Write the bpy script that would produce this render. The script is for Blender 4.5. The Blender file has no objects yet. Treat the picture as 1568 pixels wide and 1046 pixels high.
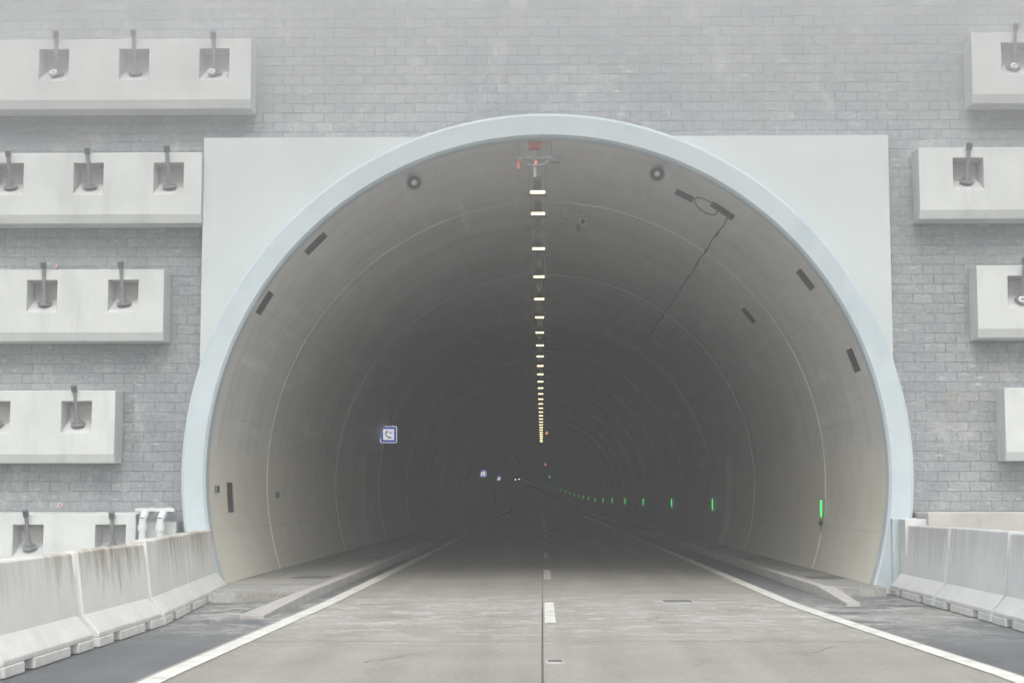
import bpy, bmesh, math, random
from mathutils import Vector, noise
random.seed(4)
rad=math.radians
scene=bpy.context.scene
scene.view_settings.view_transform='Standard'
scene.view_settings.look='None'
scene.view_settings.exposure=0

# ------------------------------------------------------------ materials
def new_mat(name):
    m=bpy.data.materials.new(name); m.use_nodes=True
    nt=m.node_tree; b=nt.nodes['Principled BSDF']
    return m,nt,b
def N(nt,t,**kw):
    n=nt.nodes.new(t)
    for k,v in kw.items():
        if k in n.inputs: n.inputs[k].default_value=v
        else: setattr(n,k,v)
    return n
def coords(nt,scale=(1,1,1),kind='Object'):
    tc=N(nt,'ShaderNodeTexCoord'); mp=N(nt,'ShaderNodeMapping')
    mp.inputs['Scale'].default_value=scale
    nt.links.new(tc.outputs[kind],mp.inputs['Vector'])
    return mp.outputs['Vector']
def noise_n(nt,vec,scale,detail=6,rough=.6):
    n=N(nt,'ShaderNodeTexNoise'); n.inputs['Scale'].default_value=scale
    n.inputs['Detail'].default_value=min(detail,5); n.inputs['Roughness'].default_value=rough
    nt.links.new(vec,n.inputs['Vector']); return n.outputs['Fac']
def ramp(nt,fac,p0,p1,c0=(0,0,0,1),c1=(1,1,1,1)):
    r=N(nt,'ShaderNodeValToRGB'); e=r.color_ramp.elements
    e[0].position=p0; e[1].position=p1; e[0].color=c0; e[1].color=c1
    nt.links.new(fac,r.inputs['Fac']); return r.outputs['Color']
def mix(nt,fac,a,b,mode='MIX'):
    m=N(nt,'ShaderNodeMix'); m.data_type='RGBA'; m.blend_type=mode
    for s,v in ((m.inputs[0],fac),(m.inputs[6],a),(m.inputs[7],b)):
        if isinstance(v,(int,float)): s.default_value=v
        elif isinstance(v,(tuple,list)): s.default_value=(v[0],v[1],v[2],1)
        else: nt.links.new(v,s)
    return m.outputs[2]
def math_n(nt,op,a,b=0.0):
    m=N(nt,'ShaderNodeMath'); m.operation=op
    for s,v in ((m.inputs[0],a),(m.inputs[1],b)):
        if isinstance(v,(int,float)): s.default_value=v
        else: nt.links.new(v,s)
    return m.outputs[0]
def bump(nt,b,h,strength=.3,dist=.01):
    n=N(nt,'ShaderNodeBump'); n.inputs['Strength'].default_value=strength
    n.inputs['Distance'].default_value=dist
    nt.links.new(h,n.inputs['Height']); nt.links.new(n.outputs['Normal'],b.inputs['Normal'])
def concrete(name,c1,c2,stain=None,stainvec=(1.2,1.2,.25),stain_pos=(.55,.75),rough=.85,bs=.25,scale=1.5,stain_amt=.6):
    m,nt,b=new_mat(name); v=coords(nt)
    a=noise_n(nt,v,scale,8,.65); col=mix(nt,ramp(nt,a,.3,.7),c1,c2)
    if stain:
        v2=coords(nt,stainvec); s=ramp(nt,noise_n(nt,v2,2.0,5,.6),*stain_pos)
        s=math_n(nt,'MULTIPLY',s,stain_amt); col=mix(nt,s,col,stain)
    f=noise_n(nt,v,60,4,.6)
    col=mix(nt,.25,col,ramp(nt,f,.3,.7,(.75,.75,.75,1),(1.1,1.1,1.1,1)),'MULTIPLY')
    nt.links.new(col,b.inputs['Base Color']); b.inputs['Roughness'].default_value=rough
    bump(nt,b,f,bs,.004); return m
def plain(name,c,rough=.5,metal=0,emit=None,es=0):
    m,nt,b=new_mat(name); v=coords(nt)
    col=mix(nt,.35,c,ramp(nt,noise_n(nt,v,14,4),.3,.7,(c[0]*.6,c[1]*.6,c[2]*.6,1),(*c,1)))
    nt.links.new(col,b.inputs['Base Color'])
    b.inputs['Roughness'].default_value=rough; b.inputs['Metallic'].default_value=metal
    if emit:
        b.inputs['Emission Color'].default_value=(*emit,1); b.inputs['Emission Strength'].default_value=es
    return m

M_beam=concrete('white_concrete',(.53,.56,.555),(.63,.66,.655),stain=(.38,.40,.39),stain_pos=(.52,.74),stain_amt=.5)
M_panel=concrete('panel_concrete',(.51,.565,.57),(.57,.62,.625),stain=(.46,.51,.51),stain_amt=.4,scale=.5,bs=.1)
M_ring=concrete('collar_concrete',(.44,.515,.555),(.51,.58,.62),stain=(.36,.43,.47),stain_amt=.5,bs=.15)
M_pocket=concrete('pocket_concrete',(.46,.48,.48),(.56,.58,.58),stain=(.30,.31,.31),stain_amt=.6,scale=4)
M_joint=plain('joint_sealant',(.78,.78,.75),.8)
M_cheek_strip=concrete('cheek_strip_concrete',(.60,.59,.54),(.70,.69,.64),stain=(.45,.44,.40))  # for the raised strips that stand in for daylit niche cheeks
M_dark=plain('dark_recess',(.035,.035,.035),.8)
M_steel=plain('galvanised_steel',(.32,.34,.35),.5,.4)
M_steel_d=plain('rod_steel',(.15,.16,.17),.6,.4)
M_white=plain('white_plastic',(.66,.69,.70),.45)
M_red=plain('red_paint',(.60,.16,.12),.5)
M_blue=plain('sign_blue',(.02,.07,.35),.4,0,(.02,.07,.4),.6)
M_signw=plain('sign_white',(.75,.75,.78),.4,0,(.9,.92,1),.7)
M_signk=plain('sign_black',(.03,.03,.05),.5)
M_lamp=plain('lamp_glass',(.9,.85,.6),.3,0,(1,.86,.42),3.2)
M_green=plain('led_green',(.05,.5,.1),.3,0,(.05,1,.16),1.3)
M_wled=plain('led_white',(.8,.8,.9),.3,0,(.9,.92,1),2.5)
M_rled=plain('led_red',(.8,.1,.1),.3,0,(1,.35,.2),.7)
M_cable=plain('cable_rubber',(.07,.07,.07),.6)

def block_wall():
    m,nt,b=new_mat('split_block_masonry')
    tc=N(nt,'ShaderNodeTexCoord'); sx=N(nt,'ShaderNodeSeparateXYZ'); cx=N(nt,'ShaderNodeCombineXYZ')
    nt.links.new(tc.outputs['Object'],sx.inputs[0]); nt.links.new(sx.outputs['X'],cx.inputs['X']); nt.links.new(sx.outputs['Z'],cx.inputs['Y'])
    jit=N(nt,'ShaderNodeTexNoise'); jit.inputs['Scale'].default_value=2.5
    nt.links.new(cx.outputs[0],jit.inputs['Vector'])
    jm=N(nt,'ShaderNodeVectorMath'); jm.operation='MULTIPLY_ADD'
    nt.links.new(jit.outputs['Color'],jm.inputs[0]); jm.inputs[1].default_value=(.12,.03,0); nt.links.new(cx.outputs[0],jm.inputs[2])
    br=N(nt,'ShaderNodeTexBrick'); nt.links.new(jm.outputs[0],br.inputs['Vector'])
    br.inputs['Scale'].default_value=1; br.inputs['Brick Width'].default_value=.36; br.inputs['Row Height'].default_value=.17
    br.inputs['Mortar Size'].default_value=.008; br.inputs['Mortar Smooth'].default_value=.5; br.inputs['Bias'].default_value=-.1
    br.inputs['Color1'].default_value=(.305,.325,.342,1); br.inputs['Color2'].default_value=(.385,.405,.418,1); br.inputs['Mortar'].default_value=(.24,.255,.27,1)
    v=coords(nt)
    pm=ramp(nt,noise_n(nt,v,1.3,5,.7),.42,.62)
    col=mix(nt,math_n(nt,'ADD',math_n(nt,'MULTIPLY',pm,.6),.4),(.345,.365,.38),br.outputs['Color'])
    big=noise_n(nt,v,.35,6,.65)
    col=mix(nt,.8,col,ramp(nt,big,.3,.7,(.80,.83,.86,1),(1.1,1.1,1.1,1)),'MULTIPLY')
    st=ramp(nt,noise_n(nt,coords(nt,(1.3,1,.8)),1.6,8,.75),.54,.66)
    col=mix(nt,math_n(nt,'MULTIPLY',st,.5),col,(.52,.53,.535))
    wk=ramp(nt,noise_n(nt,coords(nt,(1.6,1,.12)),1.5,5,.6),.55,.8)
    col=mix(nt,math_n(nt,'MULTIPLY',wk,.35),col,(.22,.23,.24))
    br_st=ramp(nt,noise_n(nt,v,.8,6,.7),.60,.68)
    col=mix(nt,math_n(nt,'MULTIPLY',br_st,.4),col,(.34,.32,.27))
    ef=ramp(nt,noise_n(nt,coords(nt,(1.6,1,8)),2.2,6,.75),.59,.65)
    col=mix(nt,math_n(nt,'MULTIPLY',ef,.65),col,(.64,.65,.65))
    dk=ramp(nt,noise_n(nt,coords(nt,(5,1,2.2)),2.2,5,.7),.63,.69)
    col=mix(nt,math_n(nt,'MULTIPLY',dk,.5),col,(.17,.18,.19))
    fine=noise_n(nt,v,13,6,.8)
    col=mix(nt,.7,col,ramp(nt,fine,.3,.7,(.64,.64,.64,1),(1.22,1.22,1.22,1)),'MULTIPLY')
    nt.links.new(col,b.inputs['Base Color']); b.inputs['Roughness'].default_value=.95
    h=math_n(nt,'ADD',math_n(nt,'MULTIPLY',br.outputs['Fac'],-.6),fine)
    bump(nt,b,h,.8,.025); return m
M_block=block_wall()

def lining():
    m,nt,b=new_mat('tunnel_lining_concrete')
    uv=coords(nt,(1,1,1),'UV')
    big=noise_n(nt,uv,.35,6,.6)
    col=mix(nt,ramp(nt,big,.3,.7),(.63,.63,.615),(.74,.74,.72))
    st=ramp(nt,noise_n(nt,coords(nt,(.22,2.2,1),'UV'),1.0,6,.65),.45,.75)
    col=mix(nt,math_n(nt,'MULTIPLY',st,.5),col,(.46,.46,.45))
    st2=ramp(nt,noise_n(nt,coords(nt,(2.5,.25,1),'UV'),1.0,6,.65),.54,.68)
    col=mix(nt,math_n(nt,'MULTIPLY',st2,.55),col,(.86,.86,.85))
    st3=ramp(nt,noise_n(nt,coords(nt,(.5,3.0,1),'UV'),1.6,6,.75),.61,.68)
    col=mix(nt,math_n(nt,'MULTIPLY',st3,.45),col,(.86,.86,.85))
    g=N(nt,'ShaderNodeNewGeometry'); sx=N(nt,'ShaderNodeSeparateXYZ'); nt.links.new(g.outputs['Position'],sx.inputs[0])
    z=math_n(nt,'ADD',sx.outputs['Z'],math_n(nt,'MULTIPLY',big,.3))
    mr=N(nt,'ShaderNodeMapRange'); mr.inputs[1].default_value=2.75; mr.inputs[2].default_value=2.40; nt.links.new(z,mr.inputs[0])
    dirt=ramp(nt,noise_n(nt,uv,1.2,6,.6),.3,.75,(.80,.78,.69,1),(.70,.67,.56,1))
    col=mix(nt,math_n(nt,'MULTIPLY',mr.outputs[0],.85),col,dirt)
    sy=N(nt,'ShaderNodeSeparateXYZ'); nt.links.new(uv,sy.inputs[0])
    fr=math_n(nt,'FRACT',math_n(nt,'MULTIPLY',sy.outputs['Y'],.45))
    ln=math_n(nt,'LESS_THAN',fr,.02)
    col=mix(nt,math_n(nt,'MULTIPLY',ln,.08),col,(.85,.85,.85))
    fr2=math_n(nt,'FRACT',math_n(nt,'MULTIPLY',sy.outputs['X'],.5))
    ln2=math_n(nt,'LESS_THAN',fr2,.012)
    col=mix(nt,math_n(nt,'MULTIPLY',ln2,.2),col,(.3,.3,.3))
    nt.links.new(col,b.inputs['Base Color']); b.inputs['Roughness'].default_value=.5
    bump(nt,b,noise_n(nt,uv,9,6,.6),.2,.01); return m
M_lining=lining()

def roadmat(name,ca,cb,dust,dust_amt,wid=6.5):
    m,nt,b=new_mat(name); v=coords(nt)
    col=mix(nt,ramp(nt,noise_n(nt,v,.6,8,.65),.3,.7),ca,cb)
    vs=coords(nt,(1.1,.05,1)); col=mix(nt,.7,col,ramp(nt,noise_n(nt,vs,1.6,4,.5),.3,.7,(.76,.75,.73,1),(1.1,1.1,1.1,1)),'MULTIPLY')
    g=N(nt,'ShaderNodeNewGeometry'); sx=N(nt,'ShaderNodeSeparateXYZ'); nt.links.new(g.outputs['Position'],sx.inputs[0])
    d=math_n(nt,'ABSOLUTE',math_n(nt,'SUBTRACT',sx.outputs['Y'],22.5))
    mr=N(nt,'ShaderNodeMapRange'); mr.inputs[1].default_value=wid; mr.inputs[2].default_value=1.0; nt.links.new(d,mr.inputs[0])
    pn=ramp(nt,noise_n(nt,coords(nt,(.5,.9,1)),1.0,8,.7),.40,.62)
    f=math_n(nt,'MULTIPLY',math_n(nt,'MULTIPLY',mr.outputs[0],pn),dust_amt)
    col=mix(nt,f,col,dust)
    sm=ramp(nt,noise_n(nt,coords(nt,(1.3,1.3,1)),1.3,8,.85),.52,.57)
    col=mix(nt,math_n(nt,'MULTIPLY',math_n(nt,'MULTIPLY',sm,mr.outputs[0]),.6),col,(.56,.56,.545))
    fine=noise_n(nt,v,18,5,.85)
    col=mix(nt,.7,col,ramp(nt,fine,.3,.7,(.62,.62,.62,1),(1.25,1.25,1.25,1)),'MULTIPLY')
    sp=ramp(nt,noise_n(nt,v,2.3,6,.75),.58,.66); col=mix(nt,math_n(nt,'MULTIPLY',sp,.4),col,(ca[0]*.6,ca[1]*.6,ca[2]*.6))
    nt.links.new(col,b.inputs['Base Color']); b.inputs['Roughness'].default_value=.8
    bump(nt,b,fine,.5,.008); return m
M_road=roadmat('road_concrete',(.285,.275,.245),(.345,.335,.305),(.42,.415,.39),.7)
M_asph=roadmat('shoulder_asphalt',(.11,.12,.13),(.15,.16,.17),(.34,.34,.32),.9,5.5)
M_walk=roadmat('walkway_concrete',(.29,.285,.265),(.36,.355,.335),(.40,.40,.38),.6)
M_kerb=concrete('kerb_concrete',(.40,.39,.37),(.50,.49,.47),stain=(.25,.24,.22),scale=3)
M_mark=concrete('road_paint',(.62,.62,.58),(.74,.74,.70),stain=(.42,.41,.38),stainvec=(1.5,1.5,1.5),stain_pos=(.48,.66),stain_amt=.55,scale=4)
M_jnt=plain('joint_bitumen',(.10,.095,.09),.8)
M_ground=concrete('gravel_ground',(.22,.22,.20),(.30,.29,.27),stain=(.15,.16,.12),stainvec=(.3,.3,1),scale=.8,bs=.8)
def barmat(name,ca,cb,drip,amt):
    m,nt,b=new_mat(name); v=coords(nt)
    col=mix(nt,ramp(nt,noise_n(nt,v,1.2,8,.7),.3,.7),ca,cb)
    g=N(nt,'ShaderNodeNewGeometry'); sx=N(nt,'ShaderNodeSeparateXYZ'); nt.links.new(g.outputs['Position'],sx.inputs[0])
    ln=noise_n(nt,coords(nt,(5,5,.10)),1.6,5,.7)
    patch=ramp(nt,noise_n(nt,coords(nt,(.35,.35,.1)),1.0,3,.5),.34,.54)
    hh=math_n(nt,'ADD',math_n(nt,'MULTIPLY',ln,1.5),math_n(nt,'MULTIPLY',sx.outputs['Z'],.75))
    dr=math_n(nt,'MULTIPLY',math_n(nt,'SUBTRACT',hh,1.20),2.6)
    cl_=N(nt,'ShaderNodeClamp'); nt.links.new(dr,cl_.inputs[0])
    f=math_n(nt,'MULTIPLY',math_n(nt,'MULTIPLY',cl_.outputs[0],patch),amt)
    col=mix(nt,f,col,drip)
    mr=N(nt,'ShaderNodeMapRange'); mr.inputs[1].default_value=.45; mr.inputs[2].default_value=0; nt.links.new(sx.outputs['Z'],mr.inputs[0])
    ft=math_n(nt,'MULTIPLY',mr.outputs[0],ramp(nt,noise_n(nt,v,3,6,.7),.35,.7))
    col=mix(nt,math_n(nt,'MULTIPLY',ft,.6),col,(.42,.40,.34))
    f=noise_n(nt,v,50,4,.6)
    col=mix(nt,.25,col,ramp(nt,f,.3,.7,(.75,.75,.75,1),(1.1,1.1,1.1,1)),'MULTIPLY')
    nt.links.new(col,b.inputs['Base Color']); b.inputs['Roughness'].default_value=.85
    bump(nt,b,f,.25,.004); return m
M_barL=barmat('barrier_concrete_stained',(.66,.67,.65),(.75,.76,.74),(.26,.21,.14),.9)
M_barR=barmat('barrier_concrete',(.58,.61,.62),(.68,.70,.71),(.38,.39,.38),.65)
M_hill=concrete('hill_grass',(.05,.07,.03),(.09,.10,.05),scale=.4,bs=.9)

# ------------------------------------------------------------ mesh helpers
class MB:
    def __init__(s,*mats): s.v=[];s.f=[];s.mi=[];s.mats=mats
    def quad(s,pts,mi=0):
        i=len(s.v); s.v+= [tuple(p) for p in pts]; s.f.append(tuple(range(i,i+len(pts)))); s.mi.append(mi)
    def box(s,x0,x1,y0,y1,z0,z1,mi=0):
        P=[Vector((x,y,z)) for x in(x0,x1) for y in(y0,y1) for z in(z0,z1)]
        for q in ((0,1,3,2),(4,6,7,5),(0,4,5,1),(2,3,7,6),(0,2,6,4),(1,5,7,3)):
            s.quad([P[k] for k in q],mi)
    def cyl(s,a,b,r0,r1=None,n=12,mi=0,caps=True):
        a=Vector(a);b=Vector(b); r1=r0 if r1 is None else r1
        d=(b-a).normalized(); u=d.orthogonal().normalized(); w=d.cross(u)
        A=[a+(u*math.cos(2*math.pi*k/n)+w*math.sin(2*math.pi*k/n))*r0 for k in range(n)]
        B=[b+(u*math.cos(2*math.pi*k/n)+w*math.sin(2*math.pi*k/n))*r1 for k in range(n)]
        for k in range(n):
            j=(k+1)%n; s.quad([A[k],A[j],B[j],B[k]],mi)
        if caps: s.quad(A[::-1],mi); s.quad(B,mi)
    def tube(s,pts,r,n=8,mi=0):
        for a,b in zip(pts,pts[1:]): s.cyl(a,b,r,n=n,mi=mi)
    def sweep(s,prof,A,B,mi=0,side=1):
        def st(P): return [Vector((P[0]+side*o,P[1],z)) for o,z in prof]
        a=st(A);b=st(B);n=len(prof)
        for k in range(n):
            j=(k+1)%n; s.quad([a[k],a[j],b[j],b[k]],mi)
        s.quad(a,mi); s.quad(b[::-1],mi)
    def obj(s,name,parent=None,merge=True,bevel=0,smooth=False):
        me=bpy.data.meshes.new(name); me.from_pydata(s.v,[],s.f)
        for m in s.mats: me.materials.append(m)
        for p,i in zip(me.polygons,s.mi): p.material_index=i
        bm=bmesh.new(); bm.from_mesh(me)
        if merge: bmesh.ops.remove_doubles(bm,verts=bm.verts,dist=.0004)
        bmesh.ops.recalc_face_normals(bm,faces=bm.faces)
        bm.to_mesh(me); bm.free()
        if smooth:
            for p in me.polygons: p.use_smooth=True
        o=bpy.data.objects.new(name,me); scene.collection.objects.link(o)
        if parent: o.parent=parent
        if bevel:
            b=o.modifiers.new('bevel','BEVEL'); b.width=bevel; b.segments=2; b.limit_method='ANGLE'; b.angle_limit=rad(40)
        return o
def empty(name):
    e=bpy.data.objects.new(name,None); scene.collection.objects.link(e); return e

# ------------------------------------------------------------ tunnel constants
CX,CZ,RI,RO=.065,1.98,5.74,6.15
TH=math.pi-math.acos(CZ/RI)
def cl(y):
    t=max(0,y-150); return (-1.6e-4*t*t, 1.0e-4*t*t)
def pol(r,th,y):
    dx,dz=cl(y); return Vector((CX+dx+r*math.sin(th), y, CZ+dz+r*math.cos(th)))

tun=empty('road_tunnel')
me=bpy.data.meshes.new('lining'); ys=[27.0]+[28+3*i for i in range(131)]; NA=120
vs=[];fs=[]
for y in ys:
    for k in range(NA+1):
        th=-TH+2*TH*k/NA; vs.append(pol(RI,th,y))
for i in range(len(ys)-1):
    for k in range(NA):
        a=i*(NA+1)+k; fs.append((a,a+1,a+NA+2,a+NA+1))
me.from_pydata(vs,[],fs); me.materials.append(M_lining)
uvl=me.uv_layers.new(name='UVMap')
for p in me.polygons:
    p.use_smooth=True
    for li in p.loop_indices:
        vi=me.loops[li].vertex_index; i,k=divmod(vi,NA+1)
        uvl.data[li].uv=((-TH+2*TH*k/NA)*RI, ys[i])
o=bpy.data.objects.new('lining',me); scene.collection.objects.link(o); o.parent=tun
mb=MB(M_dark); ye=ys[-1]; mb.quad([pol(RI+.1,-TH+2*TH*k/40,ye-.1) for k in range(41)]); mb.obj('end_cap',tun)
mb=MB(M_joint)
for y in [33,44,55.5,67,78.5,90,102,114,126,138,150]:
    w=.06
    for k in range(96):
        t0=-TH+2*TH*k/96; t1=-TH+2*TH*(k+1)/96
        mb.quad([pol(RI-.012,t0,y),pol(RI-.012,t1,y),pol(RI-.006,t1,y+w),pol(RI-.006,t0,y+w)])
        mb.quad([pol(RI-.012,t0,y),pol(RI-.012,t1,y),pol(RI+.01,t1,y),pol(RI+.01,t0,y)])
mb.obj('segment_joints',tun)
mb=MB(M_ring); NR=140
prof=[(RI,27.25),(RI,26.98),(RI+.04,26.93),(RO-.05,26.93),(RO,26.97),(RO,27.7)]
for k in range(NR):
    t0=-TH+2*TH*k/NR; t1=-TH+2*TH*(k+1)/NR
    for (r0,y0),(r1,y1) in zip(prof,prof[1:]):
        r0_=r0-.003 if r0==RI else r0; r1_=r1-.003 if r1==RI else r1
        mb.quad([pol(r0_,t0,y0),pol(r0_,t1,y0),pol(r1_,t1,y1),pol(r1_,t0,y1)])
mb.obj('portal_collar',tun)
mb=MB(M_ring)
mb.box(-6.16,-5.66,26.78,27.5,0,.97); mb.box(5.80,6.22,26.8,27.5,0,1.24)
mb.obj('collar_feet',tun,bevel=.02)

def arch_sheet(name,mat,x0,x1,z0,z1,yf,yb,rin,parent):
    mb=MB(mat)
    def hit(t):
        s,c=math.sin(t),math.cos(t); best=1e9
        if s>1e-9: best=min(best,(x1-CX)/s)
        if s<-1e-9: best=min(best,(x0-CX)/s)
        if c>1e-9: best=min(best,(z1-CZ)/c)
        if c<-1e-9: best=min(best,(z0-CZ)/c)
        return max(best,rin+.001)
    tm=math.pi-math.acos((CZ-z0)/rin)
    A=[-tm+2*tm*k/160 for k in range(161)]+[math.atan2(x-CX,z1-CZ) for x in(x0,x1)]+[math.atan2(x-CX,z0-CZ) for x in(x0,x1)]
    A=sorted(a for a in A if abs(a)<=tm)
    P=lambda r,t,y:(CX+r*math.sin(t),y,CZ+r*math.cos(t))
    for a,b in zip(A,A[1:]):
        ra,rb=hit(a),hit(b)
        mb.quad([P(rin,a,yf),P(rin,b,yf),P(rb,b,yf),P(ra,a,yf)])
        mb.quad([P(ra,a,yf),P(rb,b,yf),P(rb,b,yb),P(ra,a,yb)])
    return mb.obj(name,parent)
arch_sheet('retaining_block_wall',M_block,-60,60,-.05,14,27.62,28.4,5.95,None)
def panel():
    mb=MB(M_panel); x0,x1,zt,zb=-5.86,5.97,7.79,3.6
    rin=5.95; yf,yb=27.22,27.62
    tl=math.atan2(x0-CX,zb-CZ); tr=math.atan2(x1-CX,zb-CZ)
    A=[tl+(tr-tl)*k/120 for k in range(121)]+[math.atan2(x0-CX,zt-CZ),math.atan2(x1-CX,zt-CZ)]; A.sort()
    def hit(t):
        s,c=math.sin(t),math.cos(t); b=1e9
        if s>1e-9:b=min(b,(x1-CX)/s)
        if s<-1e-9:b=min(b,(x0-CX)/s)
        if c>1e-9:b=min(b,(zt-CZ)/c)
        return b
    P=lambda r,t,y:(CX+r*math.sin(t),y,CZ+r*math.cos(t))
    for a,b in zip(A,A[1:]):
        ra,rb=hit(a),hit(b)
        if min(ra,rb)<rin: ra,rb=max(ra,rin+.001),max(rb,rin+.001)
        mb.quad([P(rin,a,yf),P(rin,b,yf),P(rb,b,yf),P(ra,a,yf)])
        mb.quad([P(ra,a,yf),P(rb,b,yf),P(rb,b,yb),P(ra,a,yb)])
    return mb.obj('portal_panel',tun)
panel()

# ------------------------------------------------------------ anchored beams
def beam(x0,x1,zt,pockets,zbot=None):
    e=empty('anchored_concrete_beam')
    yf,yb=27.1,27.62; zb=zt-1.23 if zbot is None else zbot; zc=zb+.15
    pt,pbm=zt-.18,zt-.73; W=.26
    mb=MB(M_beam,M_pocket)
    xs=[x0]
    for p in sorted(pockets): xs+=[p-W,p+W]
    xs.append(x1)
    for i in range(len(xs)-1):
        a,b=xs[i],xs[i+1]; hole=(i%2==1)
        mb.quad([(a,yf,pt),(b,yf,pt),(b,yf,zt),(a,yf,zt)])
        if not hole: mb.quad([(a,yf,pbm),(b,yf,pbm),(b,yf,pt),(a,yf,pt)])
        mb.quad([(a,yf,zc),(b,yf,zc),(b,yf,pbm),(a,yf,pbm)])
        mb.quad([(a,yf+.06,zb),(b,yf+.06,zb),(b,yf,zc),(a,yf,zc)])
        mb.quad([(a,yb,zb),(b,yb,zb),(b,yf+.06,zb),(a,yf+.06,zb)])
        mb.quad([(a,yf,zt),(b,yf,zt),(b,yb,zt+.03),(a,yb,zt+.03)])
        if hole:
            dd=.30; k=.05; zf=pbm+.24
            f0,f1=(a,yf,pbm),(b,yf,pbm); g0,g1=(a+k,yf+dd,zf),(b-k,yf+dd,zf)
            h0,h1=(a+k,yf+dd,pt-.03),(b-k,yf+dd,pt-.03); t0,t1=(a,yf,pt),(b,yf,pt)
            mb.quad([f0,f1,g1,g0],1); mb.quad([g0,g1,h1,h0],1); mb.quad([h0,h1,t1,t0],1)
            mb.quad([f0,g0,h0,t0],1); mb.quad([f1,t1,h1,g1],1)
    for x in(x0,x1):
        mb.quad([(x,yf,zt),(x,yb,zt+.03),(x,yb,zb),(x,yf+.06,zb),(x,yf,zc),(x,yf,pbm),(x,yf,pt)])
    mb.obj('beam',e,bevel=.012)
    for i,p in enumerate(sorted(pockets)):
        mb=MB(M_steel,M_steel_d,M_white)
        base=Vector((p+random.uniform(-.02,.02),yf+.15,pbm+.15)); d=Vector((random.uniform(-.05,.05),-.36+random.uniform(-.05,.05),.93)).normalized()
        mb.cyl(base,base+d*.035,.12,n=20); mb.cyl(base+d*.035,base+d*.09,.07,n=6)
        mb.cyl(base+d*.09,base+d*.13,.05,n=12)
        L=random.uniform(.66,.78)
        mb.cyl(base+d*.1,base+d*L,.032,n=8,mi=0); mb.cyl(base+d*(L-.12),base+d*(L-.01),.050,n=10,mi=1)
        if random.random()<.2:
            q=base+Vector((-.03,-.10,-.02)); mb.cyl(q,q+Vector((0,-.04,.03)),.065,n=16,mi=2); mb.cyl(q+Vector((0,-.04,.03)),q+Vector((0,-.042,.032)),.03,n=12,mi=1)
        mb.obj('anchor_%d'%(i+1),e)
def plist(first,step,n): return [first+step*i for i in range(n)]
beam(-14.5,-5.04,9.52,plist(-5.685,-1.4,6))
beam(-14.5,-5.87,7.51,plist(-6.44,-1.39,6))
beam(-14.5,-6.48,5.47,plist(-7.18,-1.4,5))
beam(-14.5,-7.27,3.39,plist(-7.93,-1.4,4))
beam(-14.5,-6.87,1.30,plist(-7.30,-1.4,5),zbot=.0)
beam(7.41,14.5,9.55,plist(8.18,1.4,5))
beam(6.46,14.5,7.54,plist(7.30,1.6,4))
beam(7.39,14.5,5.50,plist(8.17,1.4,5))
beam(7.80,14.5,3.42,plist(8.6,1.4,4))
for (x,z) in [(-7.9,9.72),(-8.5,5.6),(-8.3,1.45)]:
    mb=MB(M_red,M_white); mb.cyl((x,27.54,z),(x,27.62,z),.035,n=12,mi=1); mb.cyl((x,27.52,z),(x,27.54,z),.02,n=10,mi=0); mb.obj('survey_target')
mb=MB(M_beam); mb.box(-6.84,-6.20,27.2,27.6,0,1.18); mb.obj('concrete_footing',bevel=.02)
mb=MB(M_kerb); mb.box(6.25,16,26.2,27.6,0,1.34); mb.obj('concrete_ledge',bevel=.02)
mb=MB(M_barR); mb.box(5.90,6.62,26.3,26.75,0,1.23); mb.obj('concrete_plinth',bevel=.02)
mb=MB(M_white)
for x in(-6.72,-6.42):
    mb.tube([(x,26.95,.3),(x,26.95,1.22),(x+.03,27.02,1.32),(x+.03,27.5,1.36)],.062,14)
    mb.cyl((x,26.95,1.02),(x,26.95,1.12),.08,n=14)
mb.box(-6.86,-6.2,27.0,27.2,1.345,1.40)
mb.obj('drain_pipe')

# ------------------------------------------------------------ barriers
def barrier(A,B,side,mat,H):
    A=Vector((A[0],A[1],0));B=Vector((B[0],B[1],0)); L=(B-A).length
    n=max(1,round(L/3.0)) 
    for i in range(n):
        ja,jb=random.uniform(-.012,.012),random.uniform(-.012,.012)
        a=A+(B-A)*(i/n+.0025)+Vector((ja,0,0)); b=A+(B-A)*((i+1)/n-.0025)+Vector((jb,0,0)); h=H+random.uniform(-.01,.01)
        mb=MB(mat,M_dark)
        prof=[(0,.10),(.0,.15),(.17,.34),(.25,h-.02),(.27,h),(.43,h),(.45,h-.02),(.53,.34),(.70,.15),(.70,.10)]
        mb.sweep(prof,a,b,0,side)
        foot=[(-.015,0),(-.012,.10),(.68,.10),(.70,0)]
        for s0,s1 in((.0,.20),(.30,.70),(.80,1.0)):
            mb.sweep(foot,a+(b-a)*s0,a+(b-a)*s1,0,side)
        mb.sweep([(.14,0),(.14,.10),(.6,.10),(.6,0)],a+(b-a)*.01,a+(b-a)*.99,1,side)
        mb.obj('concrete_barrier',bevel=.012)
barrier((-4.72,-10),(-4.70,20.0),-1,M_barL,1.0)
barrier((-4.70,20.0),(-5.24,26.75),-1,M_barL,1.04)
barrier((5.60,-10),(5.70,26.7),1,M_barR,1.14)

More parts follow.
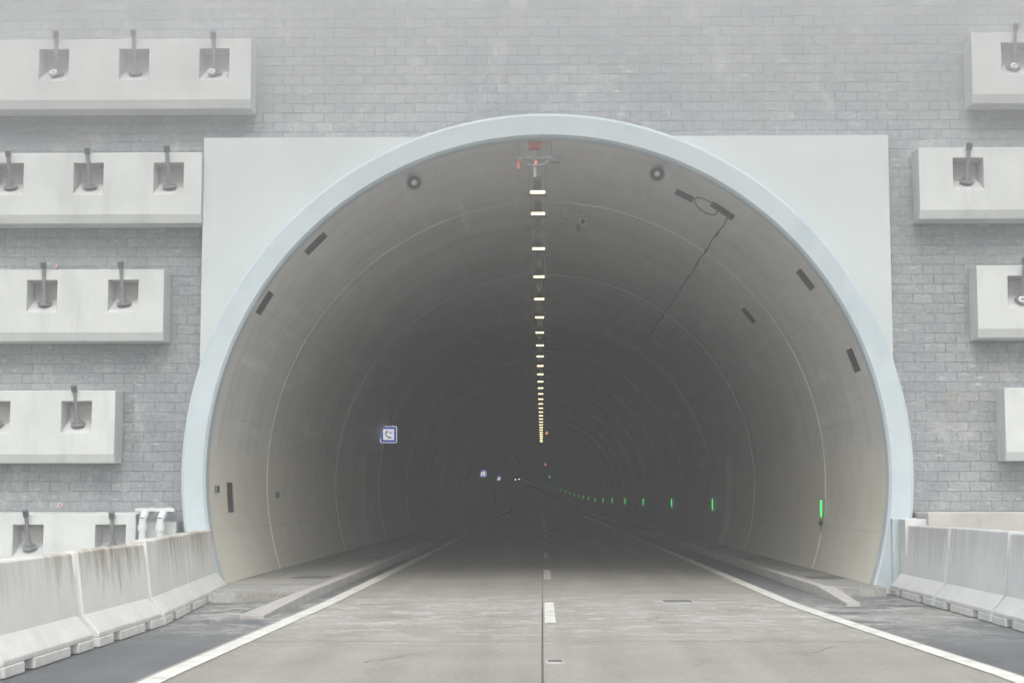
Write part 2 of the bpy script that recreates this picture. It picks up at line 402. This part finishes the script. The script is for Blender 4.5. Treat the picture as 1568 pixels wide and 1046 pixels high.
# ------------------------------------------------------------ ground, road
mb=MB(M_ground)
mb.quad([(-400,-400,-.04),(400,-400,-.04),(400,27.3,-.04),(-400,27.3,-.04)]); mb.quad([(-400,27.3,-.04),(400,27.3,-.04),(400,600,-.04),(-400,600,-.04)]); mb.obj('ground')
def strip(name,mat,fL,fR,ya,yb,z,n=90,parent=None):
    mb=MB(mat)
    Y=[ya+(yb-ya)*i/n for i in range(n+1)]
    for a,b in zip(Y,Y[1:]):
        (da,za),(db,zb)=cl(a),cl(b)
        mb.quad([(fL(a)+da,a,z+za),(fR(a)+da,a,z+za),(fR(b)+db,b,z+zb),(fL(b)+db,b,z+zb)])
    return mb.obj(name,parent)
def lx(y): return -3.20-.16*max(0,min(1,(24-y)/10))
def rx(y): return 3.70+.45*max(0,min(1,(24-y)/10))**1.1
strip('asphalt_shoulder',M_asph,lambda y:-6.2,lambda y:6.6,-60,27.05,-.008,40)
strip('asphalt_shoulder',M_asph,lambda y:-5.40,lambda y:5.55,27.05,418,-.008,120)
road=strip('road',M_road,lambda y:lx(y)-.16,lambda y:rx(y)+.16,-60,418,0,180)
mb=MB(M_jnt)
def flat(mb,x0,x1,y0,y1,z,mi=0):
    n=max(1,int((y1-y0)/4)) 
    for i in range(n):
        a=y0+(y1-y0)*i/n;b=y0+(y1-y0)*(i+1)/n
        (da,za),(db,zb)=cl(a),cl(b)
        mb.quad([(x0+da,a,z+za),(x1+da,a,z+za),(x1+db,b,z+zb),(x0+db,b,z+zb)],mi)
flat(mb,-.010,.010,-20,23,.004); flat(mb,-.005,.005,23,140,.004)
for i,y in enumerate([8.6,13.2,17.8,22.6,27.1]+[32+5*k for k in range(18)]):
    flat(mb,lx(y)-.1,-.02,y,y+.02,.004); flat(mb,.02,rx(y)+.1,y+.03,y+.05,.004)
mb.obj('road_joints',road)
mb=MB(M_jnt)
def crack(x,y,ang,L):
    p=Vector((x,y,.0045)); a=ang
    for i in range(int(L/.08)):
        a+=random.uniform(-.5,.5); a=ang+(a-ang)*.8; q=p+Vector((math.cos(a),math.sin(a),0))*.08
        n=Vector((-math.sin(a),math.cos(a),0))*.006
        mb.quad([p-n,q-n,q+n,p+n]); p=q
for c in [(-.55,20.3,1.4,1.6),(-2.7,19.8,.2,1.6),(1.4,20.9,1.2,1.1),(-.3,21.6,2.9,.9),(2.2,16.5,.4,1.5),(-1.7,15.5,1.2,1.3),(-3.0,20.6,.1,2.3)]: crack(*c)
mb.obj('road_cracks',road)
mb=MB(M_mark)
for k in range(-3,12):
    y=20.35+k*11.0
    flat(mb,.03,.17,y,y+4.0,.008)
mb.obj('lane_dashes',road)
strip('edge_line_a',M_mark,lambda y:lx(y)-.10,lambda y:lx(y)+.10,-60,150,.008,90,road)
strip('edge_line_b',M_mark,lambda y:rx(y)-.10,lambda y:rx(y)+.10,-60,150,.008,90,road)
def manhole(x,y,r):
    mb=MB(M_steel_d,M_kerb); mb.cyl((x,y,.0),(x,y,.007),r,n=28,mi=1); mb.cyl((x,y,.007),(x,y,.013),r*.86,n=28,mi=1)
    for k in range(-3,4): mb.box(x-r*.6,x+r*.6,y+k*r*.2-.01,y+k*r*.2+.01,.013,.017)
    mb.obj('manhole_cover')
manhole(2.05,24.6,.36); manhole(.12,15.6,.11)

def walkway(xk,side,y0,wallx):
    mb=MB(M_walk,M_kerb,M_steel_d)
    Y=[y0]+[28+4*i for i in range(98)]
    h=.13
    for a,b in zip(Y,Y[1:]):
        (da,za),(db,zb)=cl(a),cl(b)
        k0=xk; k1=xk+side*.16; w=wallx
        mb.quad([(k1+da,a,h+za),(w+da,a,h+za),(w+db,b,h+zb),(k1+db,b,h+zb)],0)
        mb.quad([(k0+da,a,h+.015+za),(k1+da,a,h+.015+za),(k1+db,b,h+.015+zb),(k0+db,b,h+.015+zb)],1)
        mb.quad([(k1+da,a,h+.015+za),(k1+da,a,h+za),(k1+db,b,h+zb),(k1+db,b,h+.015+zb)],1)
        mb.quad([(k0+da,a,za-.02),(k0+da,a,h+.015+za),(k0+db,b,h+.015+zb),(k0+db,b,zb-.02)],1)
    mb.quad([(xk,y0,-.02),(wallx,y0,-.02),(wallx,y0,h),(xk,y0,h)],0)
    for k in range(12):
        y=29+9*k; mb.box(xk+side*.35,xk+side*.95,y,y+.9,h+.004,h+.010,2)
    for k in range(30):
        y=27+2.5*k; mb.box(min(xk+side*.18,wallx),max(xk+side*.18,wallx),y,y+.015,h+.001,h+.003,2)
    return mb
mb=walkway(-3.56,-1,24.6,-5.45); mb.obj('walkway')
mb=walkway(4.48,1,26.2,5.55); mb.obj('walkway')
def nose(pts,z):
    mb=MB(M_kerb)
    top=[(x,y,zz) for (x,y),zz in zip(pts,z)]; bot=[(x,y,-.01) for x,y in pts]
    mb.quad(top)
    for i in range(len(pts)):
        j=(i+1)%len(pts); mb.quad([bot[i],bot[j],top[j],top[i]])
    mb.obj('kerb_nose',bevel=.01)
nose([(-3.545,24.59),(-3.74,24.59),(-4.00,21.3),(-3.66,21.2)],[.15,.15,.04,.04])
nose([(4.46,26.19),(4.72,26.19),(4.66,23.8),(4.46,23.8)],[.15,.15,.04,.04])

# ------------------------------------------------------------ tunnel equipment
def polbox(mb,th,y0,y1,half,r0,r1,mi=0):
    def P(t,r,y):
        dx,dz=cl(y); s,c=math.sin(th),math.cos(th)
        return Vector((CX+dx+r*s+t*c,y,CZ+dz+r*c-t*s))
    v=[P(t,r,y) for t in(-half,half) for r in(r0,r1) for y in(y0,y1)]
    for q in((0,1,3,2),(4,6,7,5),(0,4,5,1),(2,3,7,6),(0,2,6,4),(1,5,7,3)): mb.quad([v[k] for k in q],mi)
for th,y,hl in [(-45,27.65,.24),(-58.8,27.4,.22),(-94,28.8,.27),(26.6,28.9,.18),(34,28.4,.24),(53.3,27.9,.21),(69.8,27.75,.21),(51.4,34.8,.20)]:
    mb=MB(M_dark,M_steel); t=rad(th)
    polbox(mb,t,y,y+.42,hl,RI-.02,RI+.05,0); polbox(mb,t,y+.40,y+.43,hl,RI-.03,RI+.05,1)
    mb.obj('wall_slot_grille')
for th,y in [(-92.6,27.7),(-93.5,34),(-93.5,45),(-93.5,50.5)]:
    mb=MB(M_steel_d,M_dark); t=rad(th); polbox(mb,t,y,y+.20,.06,RI-.05,RI,0); polbox(mb,t,y+.04,y+.16,.045,RI-.06,RI-.05,1); mb.obj('junction_box')
for th,y in((-24.3,27.5),(20.5,27.5)):
    p=pol(5.56,rad(th),y); mb=MB(M_steel,M_dark,M_white)
    d=Vector((-p.x*.03,-1,-.25)).normalized()
    mb.cyl(p,p+d*.16,.07,.14,n=24,caps=False,mi=0); mb.cyl(p+d*.155,p+d*.18,.155,.155,n=24,caps=False,mi=2)
    mb.cyl(p+d*.08,p+d*.09,.11,n=20,mi=1); mb.cyl(p+d*.09,p+d*.15,.055,.03,n=16,mi=2); mb.cyl(p-d*.2,p,.07,n=14)
    q=pol(RI,rad(th),y+.1); mb.cyl(p-d*.1,q,.02,n=8); mb.cyl(q,q+(p-q).normalized()*.02,.06,n=12)
    mb.obj('loudspeaker')
e=empty('signal_bracket'); c=pol(RI,rad(-1.8),27.3)
mb=MB(M_red)
mb.box(c.x-.11,c.x+.11,27.25,27.40,c.z-.13,c.z-.01,0); mb.obj('red_housing',e,bevel=.01)
mb=MB(M_steel,M_steel_d,M_rled,M_red)
mb.box(c.x-.025,c.x+.025,27.3,27.35,c.z-.62,c.z-.14); mb.box(c.x-.30,c.x+.30,27.3,27.34,c.z-.30,c.z-.26)
mb.tube([(c.x-.30,27.32,c.z-.28),(c.x-.15,27.32,c.z-.40),(c.x,27.32,c.z-.42),(c.x+.15,27.32,c.z-.40),(c.x+.30,27.32,c.z-.28)],.014)
mb.box(c.x+.30,c.x+.44,27.28,27.42,c.z-.36,c.z-.24,1); mb.box(c.x-.31,c.x-.26,27.28,27.36,c.z-.48,c.z-.34,3)
mb.cyl((c.x+.02,27.24,c.z-.38),(c.x+.02,27.3,c.z-.38),.026,n=10,mi=2)
mb.tube([(c.x-.28,27.32,c.z-.28),(c.x-.28,27.32,c.z)],.012); mb.tube([(c.x+.28,27.32,c.z-.28),(c.x+.28,27.32,c.z)],.012)
mb.obj('arms',e)
e=empty('surveillance_camera'); p=pol(5.45,rad(8.5),33.6)
mb=MB(M_steel,M_dark,M_white)
mb.box(p.x-.06,p.x+.06,33.3,33.7,p.z-.08,p.z+.05,2); mb.box(p.x-.04,p.x+.04,33.28,33.31,p.z-.06,p.z+.03,1)
mb.obj('housing',e,bevel=.01)
mb=MB(M_steel,M_steel_d)
mb.cyl((p.x,33.5,p.z+.05),(p.x,33.5,p.z+.3),.02); mb.box(p.x-.36,p.x+.08,33.48,33.53,p.z+.14,p.z+.17); mb.box(p.x-.40,p.x-.30,33.45,33.58,p.z+.08,p.z+.2,0)
mb.box(p.x-.14,p.x-.06,33.4,33.5,p.z-.18,p.z-.05,1)
mb.obj('bracket',e)
ylist=[28.5,30.7]+[35.1+4.52*k for k in range(28)]
for i,y in enumerate(ylist):
    dx,dz=cl(y); x=-.07+dx; z=7.02+dz
    mb=MB(M_steel,M_lamp)
    mb.box(x-.17,x+.17,y,y+.20,z,z+.085,0)
    mb.quad([(x-.13,y-.004,z+.015),(x+.13,y-.004,z+.015),(x+.13,y-.004,z+.068),(x-.13,y-.004,z+.068)],1)
    for s in(-.14,.14): mb.box(x+s-.012,x+s+.012,y+.08,y+.11,z+.085,z+.6,0)
    mb.obj('tunnel_ceiling_lamp')
mb=MB(M_steel)
for (a,b) in [(28+4*i,32+4*i) for i in range(30)]:
    mb.box(-.14,.0,a,b,7.27,7.31); mb.box(-.07-.25,-.07+.25,a+1.9,a+1.96,7.315,7.34)
mb.obj('cable_tray')
mb=MB(M_cable); th=rad(35.5)
pts=[pol(5.62+.05*math.sin(i*1.7),th+.004*math.sin(i*2.1),28.4+i*1.0) for i in range(60)]
mb.tube(pts,.012,6)
for i in range(0,60,2): polbox(mb,th,28.4+i,28.46+i,.02,5.62,5.73)
lp=pol(5.55,rad(31),28.2)
mb.tube([lp+Vector((.20*math.cos(a),0,.12*math.sin(a)-.1*math.cos(a))) for a in [k*math.pi/9 for k in range(19)]],.012,6)
mb.obj('electric_cable')
k=0
for y in [33,54,71,91,111,131,151,171,191,205,218,232,246,260,275,290,305,320]:
    dx,dz=cl(y); z=1.32+dz; big=(k==0)
    xw=CX+dx+math.sqrt(RI**2-(1.32-CZ)**2)-.02
    mb=MB(M_steel,M_green,M_dark)
    h=.19
    mb.box(xw-.05,xw+.03,y,y+.12,z-h-(.18 if big else .03),z+h+.06,0)
    mb.box(xw-.058,xw-.034,y-.01,y+.05,z-h+.05,z+h+.02,1)
    if big: mb.box(xw-.09,xw-.02,y-.01,y+.08,z-h-.12,z-h-.02,2); mb.tube([(xw-.05,y,z-.35),(xw-.04,y,z-.6),(xw-.1,y,z-.75)],.015)
    mb.obj('evacuation_guide_light'); k+=1
def phone_sign(y):
    e=empty('emergency_phone_sign'); dx,dz=cl(y); x=-5.18+dx; z=3.70+dz; s=.27
    mb=MB(M_blue)
    mb.box(x-s,x+s,y,y+.12,z-s,z+s,0); mb.obj('blue_box',e,bevel=.01)
    mb=MB(M_signw); mb.box(x-s*.68,x+s*.68,y-.006,y,z-s*.68,z+s*.68,0)
    for sx in(-1,1): mb.box(x+sx*s-.012,x+sx*s+.012,y-.004,y,z-s,z+s)
    for sz in(-1,1): mb.box(x-s+.014,x+s-.014,y-.003,y,z+sz*s-.010,z+sz*s+.010)
    mb.obj('white_field',e)
    mb=MB(M_signk)
    pts=[Vector((x-.07,y-.012,z+.11)),Vector((x-.10,y-.012,z+.05)),Vector((x-.08,y-.012,z-.03)),Vector((x-.02,y-.012,z-.09)),Vector((x+.06,y-.012,z-.12))]
    mb.tube(pts,.020,6); mb.tube([pts[0],pts[0]+Vector((.045,0,-.03))],.025,6); mb.tube([pts[-1],pts[-1]+Vector((.02,0,.045))],.025,6)
    for kx in range(3): mb.box(x+.02+kx*.035,x+.04+kx*.035,y-.01,y-.007,z+.03,z+.09)
    mb.obj('handset_pictogram',e)
    mb=MB(M_steel_d); mb.box(x-.45,x-s,y+.03,y+.09,z-.12,z-.06); mb.box(x-.45,x-s,y+.03,y+.09,z+.08,z+.14); mb.box(x-.08,x+.08,y+.02,y+.1,z+s,z+s+.35); mb.obj('wall_bracket',e)
phone_sign(54); phone_sign(141); phone_sign(228)
mb=MB(M_cheek_strip)
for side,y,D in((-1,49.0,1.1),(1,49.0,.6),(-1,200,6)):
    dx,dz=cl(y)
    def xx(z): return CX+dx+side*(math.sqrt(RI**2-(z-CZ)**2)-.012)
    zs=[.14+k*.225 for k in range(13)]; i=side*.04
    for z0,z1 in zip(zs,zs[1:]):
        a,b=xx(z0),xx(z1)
        # added proud strip, angled to catch daylight like a recessed niche's lit cheek
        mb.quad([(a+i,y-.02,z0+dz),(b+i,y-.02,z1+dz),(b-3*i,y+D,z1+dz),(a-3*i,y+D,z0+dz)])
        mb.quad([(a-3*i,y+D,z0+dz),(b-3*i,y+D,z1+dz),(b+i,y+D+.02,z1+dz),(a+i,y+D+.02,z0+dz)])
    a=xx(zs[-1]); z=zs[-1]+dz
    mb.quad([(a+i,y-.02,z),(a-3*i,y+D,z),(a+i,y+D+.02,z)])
mb.obj('daylit_cheek_strip')
for (x,y,z,m) in [(.30,100,5.6,M_rled),(.33,160,4.9,M_rled),(-5.0,300,5.0,M_wled),(-4.3,300,5.1,M_wled),(1.2,260,5.0,M_green)]:
    mb=MB(m,M_steel); mb.cyl((x,y,z),(x,y+.06,z),.09,n=12,mi=0); mb.cyl((x,y+.06,z),(x,y+.3,z),.12,n=12,mi=1); mb.obj('signal_lamp')

# ------------------------------------------------------------ hill above
bm=bmesh.new(); nx,ny=40,40; g=[]
for j in range(ny+1):
    row=[]
    for i in range(nx+1):
        x=-60+120*i/nx; y=28.4+395*j/ny
        z=14+ (y-28.4)*.35+ (noise.noise(Vector((x*.03,y*.03,0)))*6 if j else 0)
        row.append(bm.verts.new((x,y,z)))
    g.append(row)
for j in range(ny):
    for i in range(nx): bm.faces.new((g[j][i],g[j][i+1],g[j+1][i+1],g[j+1][i]))
me=bpy.data.meshes.new('hill'); bm.to_mesh(me); bm.free(); me.materials.append(M_hill)
o=bpy.data.objects.new('hill',me); scene.collection.objects.link(o)

# ------------------------------------------------------------ fog: nested homogeneous banks, thicker with height
fogp=empty('fog')
def layer(i,x,y0,y1,z0,z1,dens):
    mb=MB(); mb.box(-x,x,y0,y1,z0,z1); f=mb.obj('fog_bank_%d'%i,fogp)
    m=bpy.data.materials.new('fog_air_%d'%i); m.use_nodes=True; nt=m.node_tree; nt.nodes.remove(nt.nodes['Principled BSDF'])
    v=N(nt,'ShaderNodeVolumeScatter'); v.inputs['Anisotropy'].default_value=.1; v.inputs['Color'].default_value=(.98,.985,1,1); v.inputs['Density'].default_value=dens
    nt.links.new(v.outputs[0],nt.nodes['Material Output'].inputs['Volume']); f.data.materials.append(m)
layer(1,25,-9,26.90,.05,14,.0060)
layer(2,24,-8,26.88,4.2,13.9,.007)
layer(3,23,-7,26.86,6.2,13.8,.020)
layer(4,22,-6,26.84,7.7,13.7,.07)

# ------------------------------------------------------------ light
w=bpy.data.worlds.new('World'); scene.world=w; w.use_nodes=True; nt=w.node_tree
bg=nt.nodes['Background']; sky=nt.nodes.new('ShaderNodeTexSky'); sky.sky_type='NISHITA'; sky.sun_disc=False
sky.sun_elevation=rad(50); sky.sun_rotation=rad(180); sky.air_density=1.5; sky.dust_density=4
hs=nt.nodes.new('ShaderNodeHueSaturation'); hs.inputs['Saturation'].default_value=.3; hs.inputs['Value'].default_value=3.1
nt.links.new(sky.outputs[0],hs.inputs['Color']); nt.links.new(hs.outputs[0],bg.inputs['Color']); bg.inputs['Strength'].default_value=.15
L=bpy.data.lights.new('sun','SUN'); L.energy=1.5; L.angle=rad(30); L.color=(1,.98,.94)
s=bpy.data.objects.new('sun',L); scene.collection.objects.link(s); s.rotation_euler=(rad(40),0,0)

# ------------------------------------------------------------ camera
cd=bpy.data.cameras.new('camera'); cam=bpy.data.objects.new('camera',cd); scene.collection.objects.link(cam)
cd.sensor_width=36; cd.lens=56.25; cd.clip_end=2000; cd.clip_start=.1
cam.location=(0,0,1.57); cam.rotation_euler=(rad(90+5.58),0,rad(1.075)); scene.camera=cam
